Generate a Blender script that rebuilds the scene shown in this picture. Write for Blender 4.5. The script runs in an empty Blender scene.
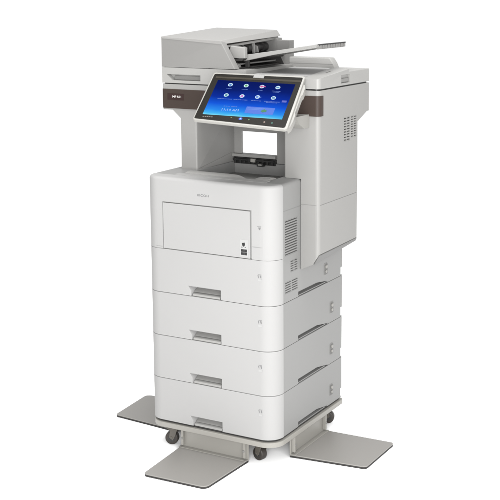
import bpy, bmesh, math, random
from mathutils import Vector, Matrix
random.seed(4)
S = bpy.context.scene
C = S.collection
MM = 0.001
FLOOR = 80.0            # millimetres from the floor to the underside of the lowest tray

# ------------------------------------------------------------------ camera
cam_data = bpy.data.cameras.new('camera')
cam = bpy.data.objects.new('camera', cam_data)
C.objects.link(cam)
RT = Vector((0.88363139, 0.46818325, 0.00008897))
UP = Vector((-0.07833173, 0.14765299, 0.98593242))
FW = Vector((-0.46158391, 0.8712078, -0.16714442))
m = Matrix((RT, UP, -FW)).transposed().to_4x4()
m.translation = Vector((1794.104, -2462.882, 1169.346 + FLOOR)) * MM
cam.matrix_world = m
cam_data.sensor_width = 36.0
cam_data.sensor_fit = 'HORIZONTAL'
cam_data.lens = 36.0 * 1153.418 / 500.0
cam_data.shift_x = -(305.9286 - 250.0) / 500.0
cam_data.shift_y = (180.685 - 250.0) / 500.0
cam_data.clip_start = 0.05
cam_data.clip_end = 400.0
S.camera = cam

# ------------------------------------------------------------------ light
world = bpy.data.worlds.new('World')
S.world = world
world.use_nodes = True
wbg = world.node_tree.nodes['Background']
wbg.inputs['Color'].default_value = (1.0, 1.0, 1.0, 1.0)
wbg.inputs['Strength'].default_value = 1.10

def area(name, loc, target, size, power, col=(1, 1, 1)):
    d = bpy.data.lights.new(name, 'AREA')
    d.shape = 'RECTANGLE'
    d.size, d.size_y = size
    d.energy = power
    d.color = col
    o = bpy.data.objects.new(name, d)
    C.objects.link(o)
    o.location = loc
    o.rotation_euler = (Vector(target) - Vector(loc)).to_track_quat('-Z', 'Y').to_euler()
    return o
area('softbox_front', (1.75, -2.7, 1.12), (0.2, 0.15, 0.75), (0.9, 0.9), 112)
area('fill_low', (2.1, -1.9, 0.92), (0.1, 0.25, 0.84), (0.8, 0.6), 34)  # added fill, aimed into the bay under the panel
area('fill_right', (2.7, -1.3, 1.75), (0.35, 0.25, 1.0), (0.9, 0.9), 34)  # added fill to brighten the exit surface and right-facing walls
area('softbox_top', (0.5, -0.2, 3.3), (0.2, 0.2, 0.5), (1.8, 1.8), 130)

S.view_settings.view_transform = 'Standard'
S.view_settings.look = 'None'
S.view_settings.exposure = 0.0
S.view_settings.gamma = 1.0

# ------------------------------------------------------------------ materials
def lin(c):
    return tuple(((v / 255) / 12.92 if v / 255 <= 0.04045 else ((v / 255 + 0.055) / 1.055) ** 2.4) for v in c)

def plastic(name, col, rough=0.45, grain=0.05, bump=0.06, scale=900.0, metal=0.0, spec=0.3):
    mt = bpy.data.materials.new(name)
    mt.use_nodes = True
    nt = mt.node_tree
    b = nt.nodes['Principled BSDF']
    b.inputs['Metallic'].default_value = metal
    b.inputs['Specular IOR Level'].default_value = spec
    tc = nt.nodes.new('ShaderNodeTexCoord')
    n = nt.nodes.new('ShaderNodeTexNoise')
    n.inputs['Scale'].default_value = scale
    n.inputs['Detail'].default_value = 2.0
    nt.links.new(tc.outputs['Object'], n.inputs['Vector'])
    n2 = nt.nodes.new('ShaderNodeTexNoise')
    n2.inputs['Scale'].default_value = 6.0
    n2.inputs['Detail'].default_value = 4.0
    nt.links.new(tc.outputs['Object'], n2.inputs['Vector'])
    mix = nt.nodes.new('ShaderNodeMix')
    mix.data_type = 'RGBA'
    mix.inputs['A'].default_value = (*[v * (1 - grain) for v in col], 1)
    mix.inputs['B'].default_value = (*[min(1, v * (1 + grain)) for v in col], 1)
    nt.links.new(n2.outputs['Fac'], mix.inputs['Factor'])
    nt.links.new(mix.outputs['Result'], b.inputs['Base Color'])
    mr = nt.nodes.new('ShaderNodeMapRange')
    mr.inputs['To Min'].default_value = max(0.02, rough - 0.05)
    mr.inputs['To Max'].default_value = rough + 0.05
    nt.links.new(n.outputs['Fac'], mr.inputs['Value'])
    nt.links.new(mr.outputs['Result'], b.inputs['Roughness'])
    bp = nt.nodes.new('ShaderNodeBump')
    bp.inputs['Strength'].default_value = bump
    bp.inputs['Distance'].default_value = 0.0005
    nt.links.new(n.outputs['Fac'], bp.inputs['Height'])
    nt.links.new(bp.outputs['Normal'], b.inputs['Normal'])
    return mt

def glow(name, col, strength=1.0):
    mt = bpy.data.materials.new(name)
    mt.use_nodes = True
    b = mt.node_tree.nodes['Principled BSDF']
    b.inputs['Base Color'].default_value = (0.01, 0.01, 0.01, 1)
    b.inputs['Roughness'].default_value = 0.3
    b.inputs['Specular IOR Level'].default_value = 0.1
    b.inputs['Emission Color'].default_value = (*lin(col), 1)
    b.inputs['Emission Strength'].default_value = strength
    return mt

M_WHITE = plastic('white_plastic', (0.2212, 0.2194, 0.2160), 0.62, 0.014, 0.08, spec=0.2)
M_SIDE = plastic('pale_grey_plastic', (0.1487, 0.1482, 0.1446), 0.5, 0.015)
M_GREY = plastic('warm_grey_plastic', (0.1677, 0.1654, 0.1590), 0.48, 0.02)
M_ADF = plastic('feeder_grey_plastic', (0.1266, 0.1246, 0.1199), 0.48, 0.02)
M_COVER = plastic('cover_grey_plastic', (0.1883, 0.1860, 0.1789), 0.45, 0.02)
M_TRAYGREY = plastic('tray_grey_plastic', (0.1920, 0.1904, 0.1856), 0.5, 0.03)
M_BROWN = plastic('dark_brown_plastic', (0.0285, 0.0205, 0.0171), 0.45, 0.06, spec=0.15)
M_BLACK = plastic('black_plastic', (0.012, 0.012, 0.012), 0.4, 0.2)
M_ADF_LIT = plastic('feeder_grey_lit', (0.166, 0.163, 0.157), 0.46, 0.02)  # the feeder's own plastic, coloured lighter for light falling on its top
M_DARK = plastic('dark_interior_plastic', (0.0210, 0.0203, 0.0196), 0.5, 0.2)
M_MID = plastic('mid_grey_plastic', (0.1360, 0.1334, 0.1275), 0.5, 0.08)
M_MIDL = plastic('clip_grey_plastic', (0.15, 0.148, 0.143), 0.5, 0.05)
M_GRIP = plastic('grip_grey_plastic', (0.065, 0.064, 0.062), 0.5, 0.05)
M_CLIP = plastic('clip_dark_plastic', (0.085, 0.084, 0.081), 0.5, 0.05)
M_CREAM = plastic('cream_plastic', (0.1750, 0.1711, 0.1591), 0.4, 0.02)
M_STEEL = plastic('painted_steel', (0.163, 0.157, 0.147), 0.42, 0.04, 0.08, 500)
M_BASE = plastic('stand_paint', (0.1806, 0.1744, 0.1588), 0.4, 0.03)
M_RUBBER = plastic('black_rubber', (0.018, 0.017, 0.016), 0.7, 0.2)
M_WHEEL = plastic('caster_rubber', (0.0245, 0.0210, 0.0182), 0.5, 0.3)
M_FORK = plastic('dull_steel', (0.0630, 0.0574, 0.0490), 0.4, 0.2)
M_SILVER = plastic('bright_metal', (0.55, 0.54, 0.52), 0.3, 0.05, metal=0.8)
M_LOGO = plastic('print_grey', (0.07, 0.07, 0.07), 0.5, 0.02)
M_PRINT = plastic('print_light_grey', (0.1122, 0.1122, 0.1122), 0.5, 0.02)
M_PAPER = plastic('white_sticker', (0.2406, 0.2406, 0.2363), 0.5, 0.01)
M_INK = plastic('black_print', (0.012, 0.012, 0.012), 0.5, 0.02)
M_BADGE = plastic('badge_print', (0.5250, 0.5110, 0.4900), 0.4, 0.02)
M_BADGEBACK = plastic('badge_ground', (0.022, 0.013, 0.012), 0.45, 0.05, spec=0.1)
M_STRIP = plastic('bezel_strip_gloss', (0.022, 0.019, 0.014), 0.3, 0.05, 0.0, spec=0.06)
M_GLASS = plastic('bezel_gloss', (0.0053, 0.0046, 0.0032), 0.3, 0.05, 0.0, spec=0.06)
M_FLOOR = plastic('white_floor', (0.93, 0.93, 0.93), 0.9, 0.004, 0.0, spec=0.0)

# ------------------------------------------------------------------ mesh helpers (all in millimetres)
def new():
    return bmesh.new()

def box(bm, x0, x1, y0, y1, z0, z1, mi=0):
    v = [bm.verts.new((x, y, z)) for z in (z0, z1) for x, y in ((x0, y0), (x1, y0), (x1, y1), (x0, y1))]
    for f in ((3, 2, 1, 0), (4, 5, 6, 7), (0, 1, 5, 4), (1, 2, 6, 5), (2, 3, 7, 6), (3, 0, 4, 7)):
        bm.faces.new([v[i] for i in f]).material_index = mi
    return bm

def loft(bm, a, b, mi=0):
    """two closed loops of equally many points -> a capped solid"""
    va = [bm.verts.new(p) for p in a]
    vb = [bm.verts.new(p) for p in b]
    n = len(a)
    fs = [bm.faces.new(va[::-1]), bm.faces.new(vb)]
    for i in range(n):
        fs.append(bm.faces.new((va[i], va[(i + 1) % n], vb[(i + 1) % n], vb[i])))
    for f in fs:
        f.material_index = mi
    bmesh.ops.recalc_face_normals(bm, faces=fs)
    return bm

def prism(bm, poly, axis, lo, hi, mi=0):
    if axis == 'x':
        f = lambda p, t: (t, p[0], p[1])
    elif axis == 'y':
        f = lambda p, t: (p[0], t, p[1])
    else:
        f = lambda p, t: (p[0], p[1], t)
    return loft(bm, [f(p, lo) for p in poly], [f(p, hi) for p in poly], mi)

def rpoly(pts, radii, seg=10):
    """polygon with rounded corners"""
    out = []
    n = len(pts)
    if not hasattr(radii, '__len__'):
        radii = [radii] * n
    for i in range(n):
        p = Vector(pts[i]); a = Vector(pts[i - 1]); b = Vector(pts[(i + 1) % n]); r = radii[i]
        if r <= 0:
            out.append(tuple(p)); continue
        u = (a - p).normalized(); w = (b - p).normalized()
        ang = u.angle(w)
        t = r / math.tan(ang / 2)
        c = p + (u + w).normalized() * (r / math.sin(ang / 2))
        s = p + u * t; e = p + w * t
        a0 = math.atan2(s.y - c.y, s.x - c.x); a1 = math.atan2(e.y - c.y, e.x - c.x)
        d = (a1 - a0 + math.pi) % (2 * math.pi) - math.pi
        for k in range(seg + 1):
            th = a0 + d * k / seg
            out.append((c.x + r * math.cos(th), c.y + r * math.sin(th)))
    return out

def cyl(bm, p0, p1, r, seg=24, mi=0):
    p0, p1 = Vector(p0), Vector(p1)
    ax = (p1 - p0).normalized()
    u = ax.orthogonal().normalized(); w = ax.cross(u)
    ring = lambda p: [tuple(p + r * (math.cos(t) * u + math.sin(t) * w)) for t in [2 * math.pi * k / seg for k in range(seg)]]
    return loft(bm, ring(p0), ring(p1), mi)

def soften(bm, pred, width, seg=5):
    es = [e for e in bm.edges if pred(e.verts[0].co, e.verts[1].co) and len(e.link_faces) == 2 and e.calc_face_angle(0) > 0.3]
    if es:
        bmesh.ops.bevel(bm, geom=es, offset=width, offset_type='OFFSET', segments=seg, profile=0.5, affect='EDGES', clamp_overlap=True)
    return bm

def to_mesh(name, bm, origin):
    me = bpy.data.meshes.new(name)
    bm.transform(Matrix.Scale(MM, 4) @ Matrix.Translation(-Vector(origin)))
    bm.to_mesh(me); bm.free()
    return me

def obj(name, bm, mats, parent=None, bevel=0.0, cut=None, origin=None, smooth=28):
    """link a bmesh as ONE mesh object; origin = parent's world place in mm unless given"""
    if origin is None:
        origin = parent['_org'] if parent is not None and '_org' in parent else (0, 0, 0)
    me = to_mesh(name, bm, origin)
    o = bpy.data.objects.new(name, me)
    C.objects.link(o)
    if not isinstance(mats, (list, tuple)):
        mats = [mats]
    for mt in mats:
        me.materials.append(mt)
    if cut is not None:
        cme = to_mesh('cutter', cut, origin)
        co = bpy.data.objects.new('cutter', cme)
        C.objects.link(co)
        md = o.modifiers.new('carve', 'BOOLEAN')
        md.operation = 'DIFFERENCE'; md.solver = 'EXACT'; md.object = co
        dg = bpy.context.evaluated_depsgraph_get()
        dg.update()
        res = bpy.data.meshes.new_from_object(o.evaluated_get(dg))
        o.modifiers.clear()
        o.data = res; res.name = name
        bpy.data.meshes.remove(me)
        bpy.data.objects.remove(co)
        bpy.data.meshes.remove(cme)
        me = res
    me.polygons.foreach_set('use_smooth', [True] * len(me.polygons))
    me.set_sharp_from_angle(angle=math.radians(smooth))
    if bevel:
        b = o.modifiers.new('edge_softening', 'BEVEL')
        b.width = bevel * MM; b.segments = 2; b.limit_method = 'ANGLE'; b.angle_limit = math.radians(38)
        b.harden_normals = True
    if parent is not None:
        o.parent = parent
        o['_org'] = tuple(origin)
    return o

def thing(name, label, cat, org):
    o = bpy.data.objects.new(name, None)
    o.empty_display_size = 0.05
    C.objects.link(o)
    o.location = (org[0] * MM, org[1] * MM, (org[2] + FLOOR) * MM)
    o['_org'] = tuple(org)
    o['label'] = label; o['category'] = cat
    return o

def copy_part(src, parent, dz):
    c = src.copy(); C.objects.link(c); c.parent = parent
    c.location = src.location + Vector((0, 0, dz * MM))
    for ch in [k for k in C.objects if k.parent == src]:
        d = ch.copy(); C.objects.link(d); d.parent = c
    return c

def text_obj(name, body, size, mat, parent, mtx, extrude=0.15, spacing=1.0, shear=0.0):
    """lettering; mtx places it in the parent's millimetre frame"""
    cu = bpy.data.curves.new(name, 'FONT')
    cu.body = body; cu.size = size; cu.extrude = extrude
    cu.align_x = 'CENTER'; cu.align_y = 'CENTER'; cu.space_character = spacing; cu.shear = shear
    t = bpy.data.objects.new(name, cu)
    C.objects.link(t)
    dg = bpy.context.evaluated_depsgraph_get()
    me = bpy.data.meshes.new_from_object(t.evaluated_get(dg))
    bpy.data.objects.remove(t); bpy.data.curves.remove(cu)
    bm = bmesh.new(); bm.from_mesh(me); bpy.data.meshes.remove(me)
    bm.transform(mtx)
    return obj(name, bm, mat, parent)

FACE_FRONT = Matrix(((1, 0, 0), (0, 0, -1), (0, 1, 0))).to_4x4()   # text x -> x, text y -> z, facing -y
def on_front(x, y, z):
    return Matrix.Translation((x, y, z)) @ FACE_FRONT

# ------------------------------------------------------------------ setting
fb = new()
ring = [(200 + 60000 * math.cos(t), 200 + 60000 * math.sin(t)) for t in [2 * math.pi * k / 64 for k in range(64)]]
fb.faces.new([fb.verts.new((x, y, 0)) for x, y in ring])
floor = obj('floor', fb, M_FLOOR)
floor['kind'] = 'structure'

# ------------------------------------------------------------------ rolling stand
stand = thing('rolling_stand', 'low beige steel caster stand with three flat stabiliser plates, under the tall printer', 'stand', (200, 195, -80))
bb = prism(new(), rpoly([(3, -4), (404.5, -4), (404.5, 395), (3, 395)], [46, 46, 14, 14], 14), 'z', -18, -4.5)
obj('base_frame', bb, M_BASE, stand, bevel=1.5)
gb = prism(new(), rpoly([(5, 6), (395, 6), (395, 384), (5, 384)], [40, 40, 6, 6], 10), 'z', -4.6, 2)
obj('riser', gb, M_DARK, stand)

def stabiliser(pts, radii, bracket):
    p = obj('stabiliser_plate', prism(new(), rpoly(pts, radii, 8), 'z', -75, -72), M_STEEL, stand, bevel=0.8)
    obj('rubber_shade_pad', prism(new(), rpoly(pts, radii, 8), 'z', -80, -75), M_RUBBER, p)  # dark pad, its depth also standing in for the plate's contact shadow
    bm = new()
    (x0, y0), (x1, y1) = bracket
    d = Vector((x1 - x0, y1 - y0)).normalized(); n = Vector((d.y, -d.x))     # n points outwards
    def q(u, w):                                                             # u along, w outwards
        v = Vector((x0, y0)) + d * u + n * w
        return (v.x, v.y)
    L = (Vector((x1, y1)) - Vector((x0, y0))).length
    prism(bm, [q(0, 0), q(L, 0), q(L, -4), q(0, -4)], 'z', -74, -17.5)
    prism(bm, [q(0, 0.2), q(L, 0.2), q(L, 14), q(0, 14)], 'z', -72.1, -70)   # foot of the bracket on the plate
    br = obj('hinge_bracket', bm, M_BASE, p, bevel=0.8)
    for u in (9, L - 9):
        eb = new()
        a, b_ = q(u - 3, 0), q(u + 3, 0)
        prism(eb, [q(u - 3.5, 0.3), q(u + 3.5, 0.3), q(u + 3.5, 9), q(u - 3.5, 9)], 'z', -66, -18.4)
        c = q(u, 8.6)
        cyl(eb, (c[0], c[1], -46), (c[0] + n.x * 2.5, c[1] + n.y * 2.5, -46), 3.2, 12, 1)
        obj('hinge_ear', eb, [M_BASE, M_MID], p, bevel=0.6)
    return p
stabiliser([(94, 24), (304, 24), (296.5, -173), (109, -179)], [0, 0, 18, 12], ((93, 20), (306, 20)))
stabiliser([(12, 108), (12, 303), (-224, 302), (-208, 124)], [0, 0, 16, 10], ((14, 303), (14, 104)))
stabiliser([(386, 303), (386, 104), (600, 127), (600, 310)], [0, 0, 12, 10], ((389, 103), (389, 303)))

def caster(x, y, ang):
    f = new()
    box(f, -14, 14, -15, 15, -22, -17.6)
    cyl(f, (0, 0, -26), (0, 0, -20), 10, 20)
    for s in (-1, 1):
        prism(f, [(-10, -24), (12, -24), (17, -58), (7, -66), (2, -58)], 'y', s * 12.5 - 1.2, s * 12.5 + 1.2)
    cyl(f, (11, -15.5, -58), (11, 15.5, -58), 3.2, 12)
    box(f, -24, 24, -22, 22, -20.5, -17.7)
    prism(f, [(-16, -20), (20, -20), (26, -34), (10, -42), (-14, -30)], 'y', -8, 8)
    w = new()
    cyl(w, (11, -10, -61.5), (11, 10, -61.5), 18.5, 36)
    soften(w, lambda a, b: abs(a.y - b.y) < 0.01, 4, 4)
    h = new()
    cyl(h, (11, -10.8, -61.5), (11, 10.8, -61.5), 10, 28)
    R_ = Matrix.Translation((x, y, 0)) @ Matrix.Rotation(math.radians(ang), 4, 'Z')
    for bm in (f, w, h):
        bm.transform(R_)
    c = obj('caster', f, M_FORK, stand, bevel=0.4)
    wh = obj('wheel', w, M_WHEEL, c)
    obj('wheel_hub', h, M_DARK, c, bevel=0.5)
caster(63, 40, 200); caster(332, 52, 165); caster(352, 372, 20); caster(60, 370, 160)

# ------------------------------------------------------------------ the printer
printer = thing('multifunction_printer', 'tall white and grey office printer with tilted blue touchscreen and four paper drawers', 'printer', (200, 195, 0))

def plan(r=45, y1=45.5, x0=0, x1=400, y0=0):
    return rpoly([(x0, y1), (x0, y0), (x1, y0), (x1, y1)], [0, r, r, 0], 14)

# -- paper trays (four drawers): built once, copied downwards
def tray_front():
    bm = prism(new(), plan(), 'z', 361.4, 480.2)
    cut = new()
    # hand recess open at the bottom edge, scooped back, its left end slanting
    loft(cut, [(137, -2, 388), (239, -2, 388), (239, -2, 355), (146, -2, 355), (146, -2, 374)],
              [(146, 24, 386), (236, 24, 386), (236, 24, 355), (150, 24, 355), (150, 24, 374)])
    t = obj('paper_tray', bm, M_WHITE, printer, bevel=0.9, cut=cut)
    hb = new()
    prism(hb, [(2, 362), (20, 362), (20, 369.5), (7, 369.5), (2, 367)], 'x', 150.5, 235.6)      # pull bar
    prism(hb, [(7, 371.6), (23.2, 380), (23.4, 371.6)], 'x', 151, 235.2)                             # scoop behind it
    obj('handle', hb, M_COVER, t, bevel=0.6)
    obj('gap_seal', prism(new(), plan(41, 45, 4.5, 395.5, 4.5), 'z', 480.3, 481.3), M_MIDL, t)
    mk = new()
    prism(mk, [(350, 441.5), (353, 441.5), (353.6, 435), (351.6, 435)], 'y', -0.25, 0.3)
    prism(mk, [(356.5, 441.5), (360.5, 441.5), (361, 435), (358.6, 435)], 'y', -0.25, 0.3)
    box(mk, 351, 361, -0.25, 0.3, 443, 444)
    box(mk, 351, 362, -0.22, 0.3, 426.5, 431.5, 1)
    obj('level_mark', mk, [M_PRINT, M_PAPER], t)
    return t
tray = tray_front()
for k in (1, 2, 3):
    copy_part(tray, printer, -120 * k)

# -- upper front cover with the bypass door
fc = prism(new(), plan(), 'z', 481.0, 673)
soften(fc, lambda a, b: a.z > 672.9 and b.z > 672.9 and min(a.y, b.y) < 45, 9, 5)
cut = box(new(), 60.5, 333.0, -5, 6.5, 478, 607.8)
box(cut, 335, 420, -5, 1.0, 513.6, 515.2)
box(cut, -20, 58, -5, 1.0, 485.8, 487.0)
cover = obj('front_cover', fc, M_WHITE, printer, bevel=0.7, cut=cut)
db = box(new(), 61.9, 328.0, 0.2, 6.4, 482.0, 605.2)
door = obj('bypass_door', db, M_WHITE, cover, bevel=0.9)
gb = box(new(), 328.4, 332.8, 2.6, 6.4, 482.4, 607, 1)
box(gb, 60.8, 331.2, 5.2, 6.4, 605.8, 607.6)
obj('door_gap_seal', gb, [M_MID, M_SIDE], cover)
st = box(new(), 298, 323, -0.05, 0.2, 486.5, 530)
prism(st, [(304.5, 521), (312.5, 523), (314, 517), (310.5, 511.5), (306, 513.5)], 'y', -0.25, 0.1, 1)
box(st, 302.5, 306, -0.25, 0.1, 509.5, 511, 1); box(st, 313, 316.5, -0.25, 0.1, 509.5, 511, 1)
for (a, b_) in ((0, 0), (1, 0), (0, 1), (1, 1)):
    box(st, 301.6 + a * 9.3, 310.2 + a * 9.3, -0.25, 0.1, 490 + b_ * 7.9, 497.2 + b_ * 7.9, 1)
obj('size_sticker', st, [M_PAPER, M_INK], cover)
text_obj('brand_logo', 'RICOH', 8.6, M_LOGO, cover, on_front(188.5, -0.05, 633.5) @ Matrix.Scale(1.32, 4, (1, 0, 0)), 0.2, 1.1)
mk = new()
prism(mk, [(350, 569), (361, 569), (361, 567.6), (350, 567.6)], 'y', -0.22, 0.3)
prism(mk, [(353, 566), (360, 566), (358.5, 560), (355, 560)], 'y', -0.22, 0.3)
obj('indicator_mark', mk, M_PRINT, cover)

# -- engine housing (side, top) with output tray recess
hb = prism(new(), [(1.2, 46.6), (399, 46.6), (399, 388), (1.2, 388)], 'z', 361.2, 673)
soften(hb, lambda a, b: a.z > 672.9 and b.z > 672.9 and a.x > 398 and b.x > 398, 9, 5)
soften(hb, lambda a, b: a.z > 672.9 and b.z > 672.9 and a.x < 2 and b.x < 2, 9, 5)
cut = loft(new(), [(86, 60, 668), (342, 60, 668), (342, 60, 690), (86, 60, 690)],
                  [(86, 328, 630), (342, 328, 630), (342, 328, 690), (86, 328, 690)])
for (y0, y1, z0, z1) in ((57, 125, 484, 577), (86, 125, 436, 467), (57, 125, 384, 415)):
    box(cut, 394, 410, y0, y1, z0, z1)
prism(cut, [(127, 359), (127, 363), (128, 374.5), (233, 374.5), (299, 365), (299, 359)], 'x', 385, 410)
box(cut, 398.2, 410, 40, 142, 602, 603.8)
box(cut, 300, 410, 380, 395, 363, 385)
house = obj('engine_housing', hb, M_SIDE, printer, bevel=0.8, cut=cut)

def vent(parent, x, y0, y1, z0, z1, n, cols=1, slope=0.0, back=M_DARK, slat=M_SIDE):
    """louvred grille on a side that faces +x; x is the outer face"""
    bm = box(new(), x - 4.9, x - 3.6, y0 + .3, y1 - .3, z0 + .3, z1 - .3, 1)
    p = (z1 - z0) / n
    w = (y1 - y0) / cols
    for c in range(cols):
        for k in range(n + 1):
            za = max(z0 + .2, z0 + (k - 0.26) * p); zb = min(z1 - .2, z0 + (k + 0.26) * p)
            prism(bm, [(x - 3.8, za + .8), (x - 3.8, zb + .8), (x - 0.2, zb), (x - 0.2, za)], 'y', y0 + c * w + 0.3, y0 + (c + 1) * w - 0.3)
    for c in range(1, cols):
        box(bm, x - 3.8, x - 0.25, y0 + c * w - 1.6, y0 + c * w + 1.6, z0 + .3, z1 - .3)
    return obj('vent_grille', bm, [slat, back], parent)
vent(house, 399, 57, 125, 484, 577, 14, 1)
vent(house, 399, 86, 125, 436, 467, 5, 2)
vent(house, 399, 57, 125, 384, 415, 5, 2)
sg = prism(new(), [(128, 361.5), (128.5, 373.5), (233, 373.5), (297, 364.5), (297, 361.5)], 'x', 385.5, 388)
box(sg, 388, 396.5, 129, 290, 361.6, 364.0, 1)
obj('side_grip', sg, [M_GRIP, M_SIDE], house)

def clip(parent, y, z):
    bm = prism(new(), rpoly([(y - 11, z - 17), (y + 11, z - 17), (y + 11, z + 17), (y - 11, z + 17)], 5, 5), 'x', 399.1, 399.8)
    prism(bm, rpoly([(y - 9.5, z - 15.5), (y + 9.5, z - 15.5), (y + 9.5, z + 15.5), (y - 9.5, z + 15.5)], 4, 5), 'x', 399.8, 400.3, 1)
    cyl(bm, (399.5, y, z + 7), (403, y, z + 7), 4.8, 18, 2)
    cyl(bm, (399.5, y, z - 6.5), (402.4, y, z - 6.5), 4.2, 18, 2)
    return obj('lock_clip', bm, [M_GREY, M_CLIP, M_CREAM], parent, bevel=0.3)
clip(house, 286, 401)

# -- three paper feed units below, each a housing round its tray
fb = prism(new(), [(1.2, 46.6), (399, 46.6), (399, 389), (1.2, 389)], 'z', 241, 360.0)
cut = prism(new(), [(126, 239), (126, 243), (127, 254.5), (233, 254.5), (300, 243.5), (300, 239)], 'x', 385, 410)
box(cut, 300, 410, 381, 395, 243, 268)
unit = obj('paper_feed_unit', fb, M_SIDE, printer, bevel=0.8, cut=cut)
sg = prism(new(), [(127, 241.5), (127.5, 253.5), (233, 253.5), (297, 244), (297, 241.5)], 'x', 385.5, 388)
box(sg, 388, 396.5, 128, 290, 241.6, 244.0, 1)
obj('side_grip', sg, [M_GRIP, M_SIDE], unit)
clip(unit, 323, 283)
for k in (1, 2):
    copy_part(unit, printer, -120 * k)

# -- output tray between the posts
ot = new()
N = 24
def lipz(x):          # crest of the front lip with a finger dip on the right
    d = math.exp(-((x - 268) / 24.0) ** 2)
    return 676.5 - 15 * d
rows = []
prof = [(70, -1.5), (76, 0.8), (84, 2), (98, 2.0), (112, -1), (126, -9), (150, -19), (250, -30), (326, -36)]
for j, (y, dz) in enumerate(prof):
    row = []
    for i in range(N + 1):
        x = 87 + (341 - 87) * i / N
        k = 1.0 if y < 126 else max(0.0, 1 - (y - 126) / 40)
        z = 676.5 + dz - (676.5 - lipz(x)) * k * (0.25 if j < 1 else 1.0)
        row.append((x, y, z))
    rows.append(row)
vt = [[ot.verts.new(p) for p in r] for r in rows]
for j in range(len(rows) - 1):
    for i in range(N):
        ot.faces.new((vt[j][i], vt[j][i + 1], vt[j + 1][i + 1], vt[j + 1][i]))
ext = bmesh.ops.extrude_face_region(ot, geom=ot.faces[:])
for v in [g for g in ext['geom'] if isinstance(g, bmesh.types.BMVert)]:
    v.co.z -= 6
bmesh.ops.recalc_face_normals(ot, faces=ot.faces[:])
otr = obj('output_tray', ot, M_GREY, printer, smooth=50)
ap = prism(new(), [(46.5, 671), (46.5, 673.4), (60, 675), (70.5, 674.5), (70.5, 671)], 'x', 70, 348)
obj('tray_apron', ap, M_TRAYGREY, otr, bevel=0.5)

# -- posts carrying the scanner
lp = prism(new(), [(30, 672.5), (80.5, 672.5), (80.5, 833.9), (4, 833.9), (30, 812)], 'y', 139.5, 334)
soften(lp, lambda a, b: abs(a.x - 80.5) < .1 and abs(b.x - 80.5) < .1 and abs(a.y - 139.5) < .1 and abs(b.y - 139.5) < .1, 5, 4)
cut = loft(new(), [(79.3, 150, 675.5), (90, 150, 675.5), (90, 150, 677), (79.3, 150, 677)], [(79.3, 322, 699), (90, 322, 699), (90, 322, 700.5), (79.3, 322, 700.5)])
obj('support_post', lp, M_GREY, printer, cut=cut)

top_ = [(453.6, 834), (351, 834), (351, 673.6), (400.6, 673.6)]
rc = loft(new(), [(x, 139.5, z) for x, z in [(400.6, 432), (436, 449), (453.6, 477)] + top_],
          [(x, 368, z) for x, z in [(400.6, 455), (449, 471), (453.6, 481)] + top_])
soften(rc, lambda a, b: a.x > 453.5 and b.x > 453.5 and a.y < 140 and b.y < 140, 12, 6)
soften(rc, lambda a, b: abs(a.x - 351) < .1 and abs(b.x - 351) < .1 and a.y < 140 and b.y < 140, 5, 4)
cut = box(new(), 390, 470, 130, 140.6, 606.4, 608)
box(cut, 452.5, 470, 140, 380, 606.4, 608)
box(cut, 448, 470, 283.5, 321.5, 757, 822)
box(cut, 448, 470, 327.5, 362, 763, 822)
col = obj('side_column', rc, M_GREY, printer, cut=cut)
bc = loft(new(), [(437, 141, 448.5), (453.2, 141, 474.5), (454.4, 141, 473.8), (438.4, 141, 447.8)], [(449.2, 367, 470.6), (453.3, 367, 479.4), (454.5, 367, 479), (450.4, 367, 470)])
obj('underside_shade', bc, M_CLIP, col)  # dark plate added to give the shade under the column's slant
vent(col, 453.6, 283.5, 321.5, 757, 822, 9, 2, slat=M_GREY)
vent(col, 453.6, 327.5, 362, 763, 822, 9, 2, slat=M_GREY)

rf = box(new(), 62, 350, 334.2, 342, 674, 833.8)
cut = box(new(), 104, 219.6, 320, 350, 697, 760)
box(cut, 247, 349, 320, 350, 690, 826)  # unseen opening, cut to let light onto the left post's inner wall
box(cut, 88, 243, 320, 350, 774, 826)  # hidden behind the panel, cut for more light in the bay
rear = obj('rear_frame', rf, M_GREY, printer, bevel=0.6, cut=cut)
rb = box(new(), 81, 222, 318, 334, 688, 696.5)
obj('exit_guide', rb, M_GREY, rear, bevel=1.5)
rr = box(new(), 84, 220, 324, 334, 668, 686)
for k in range(9):
    x = 90 + k * 15
    box(rr, x, x + 6, 316, 326, 670, 684 - (k % 3) * 3)
cyl(rr, (86, 320, 680), (218, 320, 680), 4, 14)
box(rr, 146, 160, 312, 322, 676, 686, 1)
box(rr, 170, 190, 306, 320, 666, 676)
box(rr, 174, 186, 305.5, 307, 669, 673, 1)
obj('exit_roller', rr, [M_BLACK, M_CREAM], rear, bevel=0.6)

# -- scanner body
yz = [(139.5, 834), (368, 834), (368, 804), (371, 804), (428, 826), (440, 826), (440, 904), (139.5, 904)]
sb = prism(new(), yz, 'x', -29, 453.6)
soften(sb, lambda a, b: a.x > 453.5 and b.x > 453.5 and a.y < 140 and b.y < 140, 12, 6)
soften(sb, lambda a, b: a.x < -28 and b.x < -28 and a.y < 140 and b.y < 140, 5, 4)
cut = box(new(), 335, 460, 210, 445, 780, 834.2) if False else None
scan = obj('scanner_body', sb, M_GREY, printer, cut=cut)
outer = rpoly([(-30, 158), (-30, 138), (455, 138), (455, 161)], [0, 6, 13.5, 0], 8)
inner = rpoly([(452, 161), (452, 141.5), (-26, 141.5), (-26, 158)], [0, 10, 3, 0], 8)
tb = prism(new(), outer + inner, 'z', 838, 890.5)
trim = obj('trim_band', tb, M_BROWN, scan, bevel=0.6)
tb = box(new(), 446, 447.2, 137.7, 138.4, 840, 888)
mb = box(new(), -12, 42, 137.6, 138.4, 861, 879)
text_obj('model_badge', 'MP 501', 8.5, M_BADGE, scan, on_front(20, 137.3, 870) @ Matrix.Scale(1.15, 4, (1, 0, 0)), 0.2)
tb.free()
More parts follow.
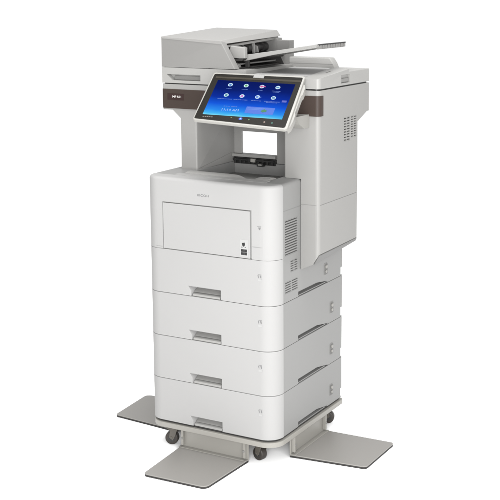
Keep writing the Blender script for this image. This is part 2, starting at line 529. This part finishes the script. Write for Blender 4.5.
obj('badge_plate', mb, M_BADGEBACK, scan, bevel=0.3)

# -- platen cover
gapb = prism(new(), rpoly([(-24, 144), (448, 144), (448, 436), (-24, 436)], [2, 10, 2, 2], 5), 'z', 903, 911)
pc = box(new(), -29, 236, 139.5, 440, 907, 949)
prism(pc, [(139.5, 908), (139.5, 933), (150, 936), (160, 936.5), (440, 943), (440, 908)], 'x', 236, 404)
prism(pc, [(139.5, 908), (139.5, 933), (150, 936), (312, 951.5), (315, 943), (440, 943), (440, 908)], 'x', 404, 453.6)
soften(pc, lambda a, b: a.x > 453.5 and b.x > 453.5 and a.y < 140 and b.y < 140, 16, 6)
soften(pc, lambda a, b: a.x > 453.5 and b.x > 453.5 and abs(a.z - b.z) < 20 and a.z > 930 and b.z > 930, 3, 3)
soften(pc, lambda a, b: a.x > 236 and b.x > 236 and a.y < 160 and b.y < 160 and a.z > 930 and b.z > 930, 4, 4)
cut = loft(new(), [(-16, 135, 931), (96, 135, 931), (96, 135, 915), (2, 135, 915)], [(-10, 152, 931), (92, 152, 931), (92, 152, 915), (6, 152, 915)])
box(cut, 447, 460, 266, 318, 914, 936)
box(cut, 424, 430, 228, 262, 938, 960)
plat = obj('platen_cover', pc, M_COVER, printer, cut=cut)
obj('cover_gasket', gapb, M_BLACK, plat)
hb = prism(new(), [(146, 916.5), (150.8, 916.5), (150.8, 927), (148.5, 927)], 'x', 7, 91)
obj('front_grip', hb, M_ADF, plat, bevel=0.5)
hb = box(new(), 448, 451.5, 268, 316, 916, 926)
obj('side_grip', hb, M_ADF, plat, bevel=0.8)
sl = box(new(), 424.3, 429.7, 228.3, 261.7, 938.2, 942)
obj('hinge_slot', sl, M_BLACK, plat)
rg = prism(new(), [(-20, 940), (-20, 971), (352, 971), (360, 960), (368, 941)], 'y', 398, 428)
soften(rg, lambda a, b: a.z > 955 and b.z > 955, 3, 3)
cut = box(new(), 200, 362, 390, 399, 952.4, 954)
obj('rear_ridge', rg, M_COVER, plat, cut=cut)
ex = loft(new(), [(242, 172, 930), (400, 172, 930), (400, 172, 938), (242, 172, 938)], [(242, 396, 936), (400, 396, 936), (400, 396, 943.4), (242, 396, 943.4)])
obj('exit_surface', ex, M_WHITE, plat, bevel=0.5)

# -- document feeder
F, B = 139.8, 424
body = new()
loft(body, [(-29, F, 950), (120, F, 950), (120, F, 1012), (-29, F, 1014)], [(-29, B, 950), (120, B, 950), (120, B, 1024), (-29, B, 1028)])
feeder = obj('document_feeder', body, M_ADF, printer)
ck = prism(new(), [(-29.3, 950.5), (204, 950.5), (162, 1020), (157, 1024), (-29.3, 1030.5)], 'y', F - .3, 162)
soften(ck, lambda a, b: a.y < F and b.y < F and a.x > 150 and b.x > 150, 3, 3)
obj('front_cheek', ck, M_ADF, feeder)
tcv = loft(new(), [(-29.5, F - 1, 1027), (-29.5, F - 1, 1032), (157, F - 1, 1025), (163, F - 1, 1015)],
                  [(-29.5, B, 1032), (-29.5, B, 1047), (172, B, 1044), (184, B, 1027)])
soften(tcv, lambda a, b: min(a.z, b.z) > 1020 and not (a.x < -29 and b.x < -29), 2.2, 3)
obj('feeder_lid', tcv, M_ADF_LIT, feeder)
lipb = loft(new(), [(140, F + 24, 1004), (164, F + 24, 1005), (162, F + 24, 1011), (140, F + 24, 1012)], [(150, B - 5, 1018), (180, B - 5, 1019), (178, B - 5, 1026), (150, B - 5, 1028)])
obj('lid_rim', lipb, M_MID, feeder, bevel=1)
rk = prism(new(), [(110, 950.5), (217, 938), (190, 985), (186, 1022), (110, 1024)], 'y', 398, 426)
obj('rear_cheek', rk, M_ADF, feeder, bevel=1)
blk = box(new(), 186.5, 226, 397, 424, 936, 1016)
soften(blk, lambda a, b: a.z > 1010 and b.z > 1010, 4, 3)
obj('tray_hinge', blk, M_ADF, feeder)
dk = box(new(), 119.5, 122, 166, 398, 951, 1020)
prism(dk, [(121.5, 951), (213, 942), (190, 985), (121.5, 985)], 'y', 394.5, 397.8)  # dark panel painting the shade below the tray on the rear cheek
box(dk, 120, 200, 170, 398, 950.2, 953)
obj('feed_cavity', dk, M_DARK, feeder)
fr = new()
cyl(fr, (150, 172, 998), (150, 396, 998), 9, 24)
cyl(fr, (142, 172, 966), (142, 396, 966), 9, 24)
for y in (190, 235, 280, 325, 370):
    cyl(fr, (152, y, 998), (152, y + 18, 998), 12.5, 24)
obj('feed_roller', fr, M_DARK, feeder)
fp = new()
for (y, h) in ((250, 1004), (300, 1012), (318, 1002)):
    prism(fp, [(162, 985), (170, 985), (168, h), (160, h + 4)], 'y', y, y + 5)
box(fp, 150, 184, 172, 394, 958, 962)
prism(fp, [(178, 951), (196, 951), (190, 962), (182, 965)], 'y', 178, 188)
obj('feed_guide', fp, M_MIDL, feeder, bevel=0.6)
bar = new()
prism(bar, [(150, 967), (206, 971), (212, 978), (150, 980)], 'y', 172, 396)
box(bar, 196, 206, 205, 214, 951, 972)
obj('separator_bar', bar, M_DARK, feeder, bevel=0.6)
# tray for originals, rising to the right; a rail along its front
it = new()
prism(it, [(206, 974), (421, 1010.5), (421, 1017.5), (300, 997), (206, 985)], 'y', 197, 350)
prism(it, [(200, 969), (290, 988), (418, 1009.5), (420, 1018.5), (300, 1000), (200, 985.5)], 'y', 190, 197.2)
itray = obj('input_tray', it, M_COVER, feeder, bevel=1)
te = new()
prism(te, [(406, 1012.5), (424, 1015.5), (424, 1019.6), (406, 1016.6)], 'y', 199, 352, 0)
for k in range(10):
    y = 200.5 + k * 15.4
    prism(te, [(416, 1005), (425, 1006.5), (425, 1016), (416, 1015)], 'y', y, y + 9.5, 1)
prism(te, [(414, 1006), (421, 1007), (421, 1015), (414, 1014)], 'y', 199.5, 351, 2)
obj('tray_extension', te, [M_BLACK, M_ADF, M_MID], feeder, bevel=0.4)
pg = prism(new(), [(161, 977), (170, 1010), (214, 1006), (214, 978), (190, 973)], 'y', 172, 186)
soften(pg, lambda a, b: min(a.y, b.y) < 173 and max(a.y, b.y) < 173, 3, 3)
obj('paper_guide', pg, M_GREY, feeder)

# -- control panel (own tilted frame: x right, y up the screen, z out of it)
EX = Vector((0.97945925, 0.1991183, -0.03180362)); EZ = Vector((-0.14261422, 0.79393481, 0.59104036))
EZ = (EZ - EX * EZ.dot(EX)).normalized(); EN = EX.cross(EZ)
PC = Vector((322.015, 12.771, 888.747))
pm = Matrix((EX, EZ, EN)).transposed().to_4x4()
frame_pts = [(-124.5, -88), (126, -101), (121.5, 98.5), (-124, 93.5)]
inner_pts = [(-121, -82.5), (119, -95.5), (117, 92), (-120, 88)]
fbm = prism(new(), rpoly(frame_pts, [9, 9, 7, 7], 7), 'z', -7, 0)
soften(fbm, lambda a, b: a.z > -.1 and b.z > -.1, 2.2, 3)
loft(fbm, [(x, y, -6.8) for x, y in rpoly(frame_pts, [9, 9, 7, 7], 7)], [(x * 0.985, y * (0.955 if y > 0 else 0.74), -22) for x, y in rpoly(frame_pts, [9, 9, 7, 7], 7)])
prism(fbm, [(123, -93), (128.5, -84), (130.5, -62), (130.5, -40), (127.6, -34), (127, 28), (129.5, 34), (129.5, 58), (126, 70), (120, 74)], 'z', -21, -6)
cut = prism(new(), rpoly(inner_pts, 5, 5), 'z', -1.6, 5)
panel = obj('control_panel', fbm, M_CREAM, None, cut=cut, origin=(0, 0, 0))
panel.parent = printer
panel['_org'] = (0, 0, 0)
pl = pm.copy(); pl.translation = (PC - Vector((200, 195, 0))) * MM
panel.matrix_parent_inverse = Matrix.Identity(4)
panel.matrix_local = pl
obj('bezel', prism(new(), rpoly([(x * .998, y * .998) for x, y in inner_pts], 5, 5), 'z', -1.55, -0.6), M_GLASS, panel)
# sensor tab and strip along the bezel's upper edge
tb = box(new(), -13, 15, 80, 93.5, -0.5, 1.2)
obj('sensor_tab', tb, M_MIDL, panel, bevel=0.5)
tb = prism(new(), [(-113, 72), (115.5, 74), (115.5, 81), (-113, 78)], 'z', -0.59, -0.2)
obj('bezel_strip', tb, M_STRIP, panel)

scr = bpy.data.materials.new('lit_screen')
scr.use_nodes = True
nt = scr.node_tree
b = nt.nodes['Principled BSDF']
b.inputs['Base Color'].default_value = (0.001, 0.001, 0.002, 1)
b.inputs['Roughness'].default_value = 0.25
b.inputs['Specular IOR Level'].default_value = 0.0
tc = nt.nodes.new('ShaderNodeTexCoord'); sx = nt.nodes.new('ShaderNodeSeparateXYZ')
nt.links.new(tc.outputs['Object'], sx.inputs[0])
nz = nt.nodes.new('ShaderNodeTexNoise'); nz.inputs['Scale'].default_value = 14.0
nt.links.new(tc.outputs['Object'], nz.inputs['Vector'])
ma = nt.nodes.new('ShaderNodeMath'); ma.operation = 'MULTIPLY_ADD'
nt.links.new(nz.outputs['Fac'], ma.inputs[0]); ma.inputs[1].default_value = 0.018
nt.links.new(sx.outputs['Y'], ma.inputs[2])
mr = nt.nodes.new('ShaderNodeMapRange')
mr.inputs['From Min'].default_value = -0.057; mr.inputs['From Max'].default_value = 0.075
nt.links.new(ma.outputs[0], mr.inputs['Value'])
cr = nt.nodes.new('ShaderNodeValToRGB')
nt.links.new(mr.outputs['Result'], cr.inputs['Fac'])
stops = [(0.0, (128, 226, 248)), (0.05, (70, 184, 244)), (0.14, (42, 140, 240)), (0.32, (16, 88, 220)), (0.52, (4, 46, 158)), (0.75, (0, 26, 110)), (1.0, (0, 20, 92))]
els = cr.color_ramp.elements
els[0].position, els[0].color = stops[0][0], (*lin(stops[0][1]), 1)
els[1].position, els[1].color = stops[-1][0], (*lin(stops[-1][1]), 1)
for p_, c_ in stops[1:-1]:
    e = els.new(p_); e.color = (*lin(c_), 1)
nt.links.new(cr.outputs['Color'], b.inputs['Emission Color'])
b.inputs['Emission Strength'].default_value = 1.0
obj('touchscreen', box(new(), -103.5, 103.5, -65, 65, -0.58, -0.2), scr, panel)

G = lambda n_, c_: glow(n_, c_)
G_ICON = G('icon_white', (205, 236, 250)); G_TXT = G('caption_blue', (84, 122, 206))
tints = [(20, 110, 190), (40, 150, 60), (200, 40, 140), (40, 120, 180), (30, 130, 150), (200, 90, 190), (70, 120, 210), (30, 110, 170)]
def disc(bm, x, y, r, z, seg=28, mi=0, sy=1.0):
    prism(bm, [(x + r * math.cos(2 * math.pi * k / seg), y + sy * r * math.sin(2 * math.pi * k / seg)) for k in range(seg)], 'z', z - .15, z, mi)
spots = [(-64.9, 48.8), (-22.5, 48.8), (19.8, 48.8), (61.9, 48.8), (-63.9, 9.3), (-21.9, 9.3), (19.2, 9.3), (61, 9.3)]
for i, (x, y) in enumerate(spots):
    bm = new()
    disc(bm, x, y, 6.2, 0.05)
    t = G('icon_tint', tints[i])
    shape = i % 4
    if shape == 0:
        disc(bm, x, y, 3.6, 0.2, mi=1); box(bm, x - 1, x + 5, y - 5, y - 3.6, 0, 0.2, 1)
    elif shape == 1:
        prism(bm, [(x - 3.5, y - 3.5), (x + 3.5, y - 3.5), (x + 3.5, y + 1), (x, y + 4.5), (x - 3.5, y + 1)], 'z', 0, 0.2, 1)
    elif shape == 2:
        disc(bm, x - 1, y, 3.8, 0.2, mi=1); box(bm, x + 3, x + 10, y - 1.3, y + 1.3, 0, 0.22, 1)
    else:
        box(bm, x - 4, x + 4, y - 2.6, y + 2.6, 0, 0.2, 1)
    w = (7, 8, 6, 12, 19, 18, 13, 20)[i]
    def caption(w_, yy):
        u = x - w_
        while u < x + w_ - 1:
            l = random.uniform(0.9, 3.4)
            box(bm, u, min(u + l, x + w_), yy - 0.8, yy + random.uniform(0.5, 1.0), -0.15, 0.0, 2)
            u += l + random.uniform(0.5, 1.1)
    caption(w, y - 14)
    if i in (3, 7):
        caption(w * .7, y - 17.6)
    obj('app_icon', bm, [G_ICON, t, G_TXT], panel)
wd = prism(new(), rpoly([(2, -27.5), (76, -27.5), (76, -52), (2, -52)], 2, 4), 'z', -0.15, 0.0)
for k, w in enumerate((46, 38)):
    box(wd, 6, 6 + w, -33.4 - k * 4.5, -32 - k * 4.5, 0, 0.1, 1)
obj('screen_card', wd, [G('card_blue', (46, 104, 220)), G('card_line', (92, 140, 228))], panel)
lf = prism(new(), [(41, -41), (46, -37), (50, -33.5), (53, -37), (59, -38.5), (55, -44), (48, -46)], 'z', 0.1, 0.3)
obj('green_widget', lf, G('widget_green', (24, 128, 70)), panel)
def ptext(name, body, x, y, size, mat, sx_=1.0):
    return text_obj(name, body, size, mat, panel, Matrix.Translation((x, y, 0.0)) @ Matrix.Scale(sx_, 4, (1, 0, 0)), 0.1)
ptext('clock_text', '11:14 AM', -38, -44.5, 11.5, G('clock_light', (160, 192, 246)), 1.05)
dt = new()
for k, x in enumerate((-58, -52, -46, -38, -33, -27)):
    box(dt, x, x + 4, -32, -30.6, -0.15, 0.0)
obj('date_line', dt, G_TXT, panel)
sd = box(new(), 86, 98, -4.5, 2.5, -0.15, 0.0)
obj('page_arrow', sd, G('arrow_blue', (60, 76, 190)), panel)
for nm, x, y, r, c_ in (('home_button', -1.5, -72.5, 4.6, (60, 110, 255)), ('status_light', 20.6, -74, 1.8, (110, 170, 90)), ('status_light', 62, -78.5, 2.3, (190, 165, 150)), ('status_light', 82, -80, 2.4, (70, 140, 120)), ('status_light', -26, -70.5, 1.8, (120, 130, 60))):
    bm = new(); disc(bm, x, y, r, -0.4, 20)
    if nm == 'home_button':
        disc(bm, x, y, 2.0, -0.2, 12, 1)
    obj(nm, bm, [G(nm + '_glow', c_), G_ICON], panel)
bm = new()
for k in range(5):
    box(bm, -101 + k * 5.6, -97 + k * 5.6, -74.2, -71.6, -0.6, -0.4)
obj('bezel_print', bm, M_FORK, panel)
# arm that holds the panel off the scanner's front
ab = prism(new(), [(70, 843), (139.3, 843), (139.3, 809), (112, 809), (86, 822)], 'x', 392, 425)
soften(ab, lambda a, b: abs(a.x - b.x) > 10, 2, 3)
obj('panel_arm', ab, M_CREAM, printer)

for o in list(C.objects):
    if '_org' in o:
        del o['_org']
